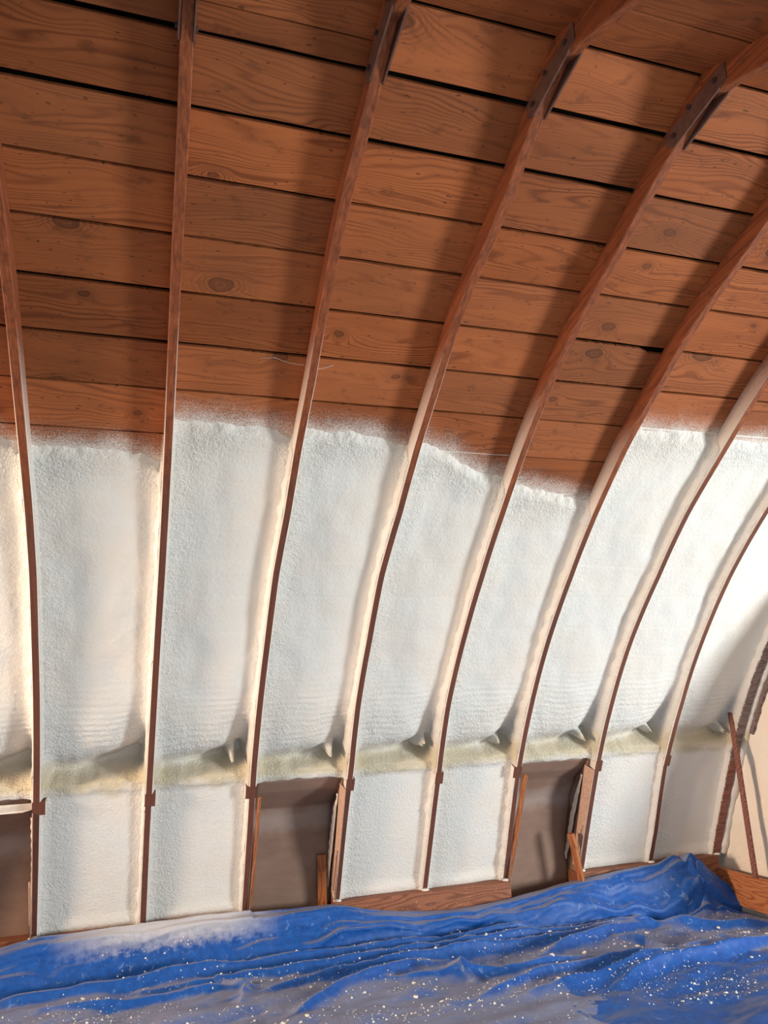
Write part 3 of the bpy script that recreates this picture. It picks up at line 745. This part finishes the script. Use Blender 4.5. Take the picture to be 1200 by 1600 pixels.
def tarp_z(X, Y):
    zt = np.interp(X, TOPX, TOPZ) + .004*pn(X*6, X*0, 40)
    fl = np.interp(X, [-1.5, 0, 1.5, 3, 4.5, 5], [-.135, -.14, -.16, -.20, -.235, -.25])
    # skirt falling from the sill to the floor
    foot = 5.02 + .05*pn(X*1.3, X*0, 41) + .03*pn(X*4.1, X*0, 42)
    t = sst(0, 1, (Y-foot)/(5.225-foot))
    Z = fl + (zt-fl)*t
    Z = Z - .035*np.exp(-((Y-foot-.03)/.05)**2)
    calm = 1 - .75*t
    # slack folds running along the wall, drawn together towards the corner
    for P, A, w, sharp in FOLDS:
        d, sdn, par = dist_poly(X, Y, P)
        en = np.sin(np.pi*np.clip(par*.94+.03, 0, 1))**.6
        ww = np.where(sdn > 0, w*1.5, w*.75)
        Z = Z + 1.7*A*en*np.exp(-(d/ww)**sharp)
    # wrinkles
    q = X*.9 + Y*.35
    Z = Z + calm*(.020*pn(q*1.5, Y*3.6-X*.8, 43) + .020*np.abs(pn(q*2.4+3, Y*5-X*1.6, 44)) + .008*np.abs(pn(X*5+Y*3, Y*7-X*3, 45)) + .0025*np.abs(pn(X*15, Y*18, 46)))
    Z = Z + (1-calm)*(.004*pn(X*5, Y*30, 48))
    wx, wy = X + .05*pn(X*3, Y*3, 51), Y + .05*pn(X*3+9, Y*3, 52)
    Z = Z - calm*(.030*worley(wx*1.7+wy*.9, wy*4.2-wx*1.4, 53) + .013*worley(wx*4.0+wy*1.5, wy*8.5-wx*2.0, 54)) + calm*.02
    # bunched corner
    r2 = ((X-4.52)/.20)**2 + ((Y-5.10)/.13)**2
    ang = np.arctan2(Y-5.10, X-4.52)
    Z = Z + np.exp(-r2)*(.12 + .05*np.abs(np.sin(ang*2+np.sqrt(r2)*2.6)) + .025*np.abs(pn(X*9, Y*9, 47)))
    return Z
FOLDS = [(pl([(-1.0, 5.06), (0.0, 5.07), (.9, 5.10), (1.8, 5.06), (2.6, 5.08), (3.4, 5.10), (4.3, 5.13)]), .045, .035, 1.5),
 (pl([(-.6, 4.95), (.5, 4.93), (1.3, 4.99), (2.1, 4.96), (3.0, 5.00), (4.2, 5.08)]), .055, .03, 1.2),
 (pl([(.6, 4.86), (1.4, 4.84), (2.0, 4.86), (2.9, 4.90), (4.1, 5.03)]), .050, .028, 1.2),
 (pl([(1.1, 4.62), (1.7, 4.74), (2.3, 4.78), (3.2, 4.84), (3.9, 4.97)]), .045, .03, 1.3),
 (pl([(1.35, 4.30), (1.7, 4.50), (2.1, 4.68), (2.3, 4.72)]), .045, .035, 1.2),
 (pl([(2.75, 4.45), (3.05, 4.62), (3.45, 4.80), (4.0, 4.98)]), .050, .04, 1.2),
 (pl([(3.9, 5.0), (4.2, 4.84), (4.5, 4.66), (4.8, 4.62)]), .045, .035, 1.3),
 (pl([(4.15, 4.75), (4.2, 4.52), (4.0, 4.35), (3.3, 4.20), (2.6, 4.10)]), .050, .04, 1.2),
 (pl([(2.3, 4.12), (2.8, 4.30), (3.5, 4.38), (3.9, 4.45)]), .040, .035, 1.2),
 (pl([(1.9, 4.55), (2.3, 4.50), (2.7, 4.36), (3.3, 4.45)]), .035, .03, 1.2),
 (pl([(3.1, 4.05), (3.5, 4.18), (4.1, 4.25), (4.7, 4.40)]), .045, .04, 1.2),
 (pl([(3.55, 4.78), (3.7, 4.62), (3.75, 4.45)]), .035, .022, 1.2),
 (pl([(.1, 4.80), (.5, 4.72), (.95, 4.75), (1.2, 4.70)]), .035, .03, 1.2),
 (pl([(2.2, 4.62), (2.35, 4.5), (2.4, 4.35)]), .028, .02, 1.2),
 (pl([(1.0, 4.86), (1.15, 4.70), (1.1, 4.5)]), .025, .02, 1.2)]
xs = np.linspace(-1.4, 4.86, 640)
ys = np.concatenate([np.linspace(3.3, 4.0, 40)[:-1], np.linspace(4.0, 5.0, 150)[:-1], np.linspace(5.0, 5.226, 60)])
TX, TY = np.meshgrid(xs, ys, indexing='ij')
TZ = tarp_z(TX, TY)
tt = np.clip((TY-4.97)/(5.226-4.97), 0, 1)
win = np.sin(np.pi*np.clip(tt*.97, 0, 1))**.6
def ridged(a, b, sd): return 1 - 2.2*np.abs(pn(a, b, sd))
drift = tt*2.6 - TX*.42
fo = .048*ridged(TX*.45+tt*.4, drift+.6, 61) + .018*ridged(TX*.9+2, drift*1.9+3, 62) + .004*ridged(TX*3.1, drift*3.4, 63) + .003*pn(TX*9, drift*7, 64)
TY = TY - win*fo*.75 ; TZ = TZ + win*fo*.45
TZ = TZ + np.where(TX < 1.25, .012, 0)*tt
tarp = link('tarp', grid_mesh('tarp', TX, TY, TZ), M_TARP, None, True)
tag(tarp, 'crumpled blue plastic tarp covering the floor and the foot of the wall', 'tarp')
md = tarp.modifiers.new('thickness', 'SOLIDIFY'); md.thickness = .002; md.offset = -1
# grommets along the hem
def ring(name, c, r, rr, mat, n1=16, n2=6, rx=0.0):
    V = []; Fs = []
    for a in range(n1):
        for b in range(n2):
            A, B = a*2*math.pi/n1, b*2*math.pi/n2
            V.append(((r+rr*math.cos(B))*math.cos(A), rr*math.sin(B), (r+rr*math.cos(B))*math.sin(A)))
            Fs.append((a*n2+b, ((a+1) % n1)*n2+b, ((a+1) % n1)*n2+(b+1) % n2, a*n2+(b+1) % n2))
    o = link(name, mesh(name, V, Fs), mat, None, True); o.location = c; o.rotation_euler = (rx, 0, 0); return o
M_BRASS = plain('grommet_metal', (0.45, 0.42, 0.40), .35, .1, 30, .6)
for gx in (1.24, 2.0, 2.88):
    gz = float(tarp_z(np.array([gx]), np.array([5.19]))[0])
    o = ring('grommet', (gx, 5.187, gz+.004), .008, .003, M_BRASS, rx=math.radians(40)); o.parent = tarp

# foam crumbs: larger scraps one by one, the fine litter as one object
def tz(x, y): return float(tarp_z(np.array([x]), np.array([y]))[0])
rc = random.Random(3)
def clump(x, y): return float(fbm(np.array(x*1.6), np.array(y*3.0), 90, 2))
big = []
spots = [(3.78, 4.80), (3.70, 4.78), (3.85, 4.83), (2.05, 4.45), (3.2, 4.55), (2.45, 4.66), (2.0, 4.28), (3.62, 4.60), (2.9, 4.40), (4.35, 4.72), (2.75, 4.93), (4.15, 4.35), (2.2, 4.60), (1.1, 4.8), (1.5, 4.6), (2.95, 4.32), (3.3, 4.30), (4.45, 4.55), (.7, 4.78), (.3, 4.86), (1.75, 4.40), (2.6, 4.5), (3.45, 4.5), (3.9, 4.6)]
while len(spots) < 60:
    x, y = rc.uniform(-.1, 4.7), rc.uniform(4.1, 4.98)
    if clump(x, y) > -.1: spots.append((x, y))
for j, (x, y) in enumerate(spots):
    bm = bmesh.new(); bmesh.ops.create_icosphere(bm, subdivisions=1, radius=1)
    r = rc.uniform(.006, .011) * (1.5 if j < 12 else 1)
    for v in bm.verts: v.co = Vector((v.co.x*r*rc.uniform(.8, 1.9), v.co.y*r*rc.uniform(.7, 1.2), v.co.z*r*rc.uniform(.4, .7)))
    me = bpy.data.meshes.new('foam_scrap'); bm.to_mesh(me); bm.free()
    o = link('foam_scrap', me, M_CRUMB); o.location = (x, y, tz(x, y)+r*.35); o.rotation_euler = (rc.uniform(-.3, .3), rc.uniform(-.3, .3), rc.uniform(0, 6))
    tag(o, 'small pale scrap of cut foam lying on the blue tarp', 'foam scrap', 'foam scraps strewn on the tarp')
V, Fs = [], []
n = 0; PX, PY, PR = [], [], []
while n < 16000:
    x, y = rc.uniform(-.4, 4.8), rc.uniform(3.7, 5.16) if rc.random() < .93 else rc.uniform(5.0, 5.2)
    c = clump(x, y)
    if c < rc.uniform(-.45, .6): continue
    PX.append(x); PY.append(y); PR.append(min(.008, .0018*math.exp(rc.gauss(0, .55)))); n += 1
PZ = tarp_z(np.array(PX), np.array(PY))
TET = [(1, 0, -.4), (-.6, .9, -.4), (-.6, -.9, -.4), (.1, 0, .9), (-.2, .5, .5)]
for x, y, z, r in zip(PX, PY, PZ, PR):
    a = rc.uniform(0, 6.28); ca, sa = math.cos(a), math.sin(a); b0 = len(V); sx = rc.uniform(.8, 1.8)
    for p_ in TET: V.append((x+r*sx*(p_[0]*ca-p_[1]*sa), y+r*(p_[0]*sa+p_[1]*ca), float(z)+r*(p_[2]+.45)))
    Fs += [(b0, b0+1, b0+4), (b0, b0+4, b0+3), (b0+1, b0+2, b0+4), (b0+2, b0+3, b0+4), (b0, b0+3, b0+2), (b0, b0+2, b0+1)]
o = link('foam_crumbs', mesh('foam_crumbs', V, Fs), M_CRUMB)
tag(o, 'fine pale foam crumbs littered all over the blue tarp', 'crumbs'); o['kind'] = 'stuff'

# ---------------------------------------------------------------- cobwebs
def web(pts, w, label):
    fr = [(lambda a, b, q=q: (q[0]+a, q[1]+b*.5, q[2]+b)) for q in pts]
    o = sweep('cobweb', fr, [(-w/2, -w/2), (w/2, -w/2), (w/2, w/2), (-w/2, w/2)], M_WEB); return tag(o, label, 'cobweb')
def on_board(x, s, d=BOARD_D-.003):
    y, z = prof(np.array(s), d); return (x, float(y), float(z))
web([on_board(1.00, 3.75), on_board(1.06, 3.765, .080), on_board(1.13, 3.755, .06), on_board(1.19, 3.775, .02)], .003, 'dusty cobweb strand on the left of the third rib above the foam')
web([on_board(1.255, 3.76, .02), on_board(1.29, 3.752, .05), on_board(1.34, 3.75)], .003, 'dusty cobweb strand on the right of the third rib above the foam')
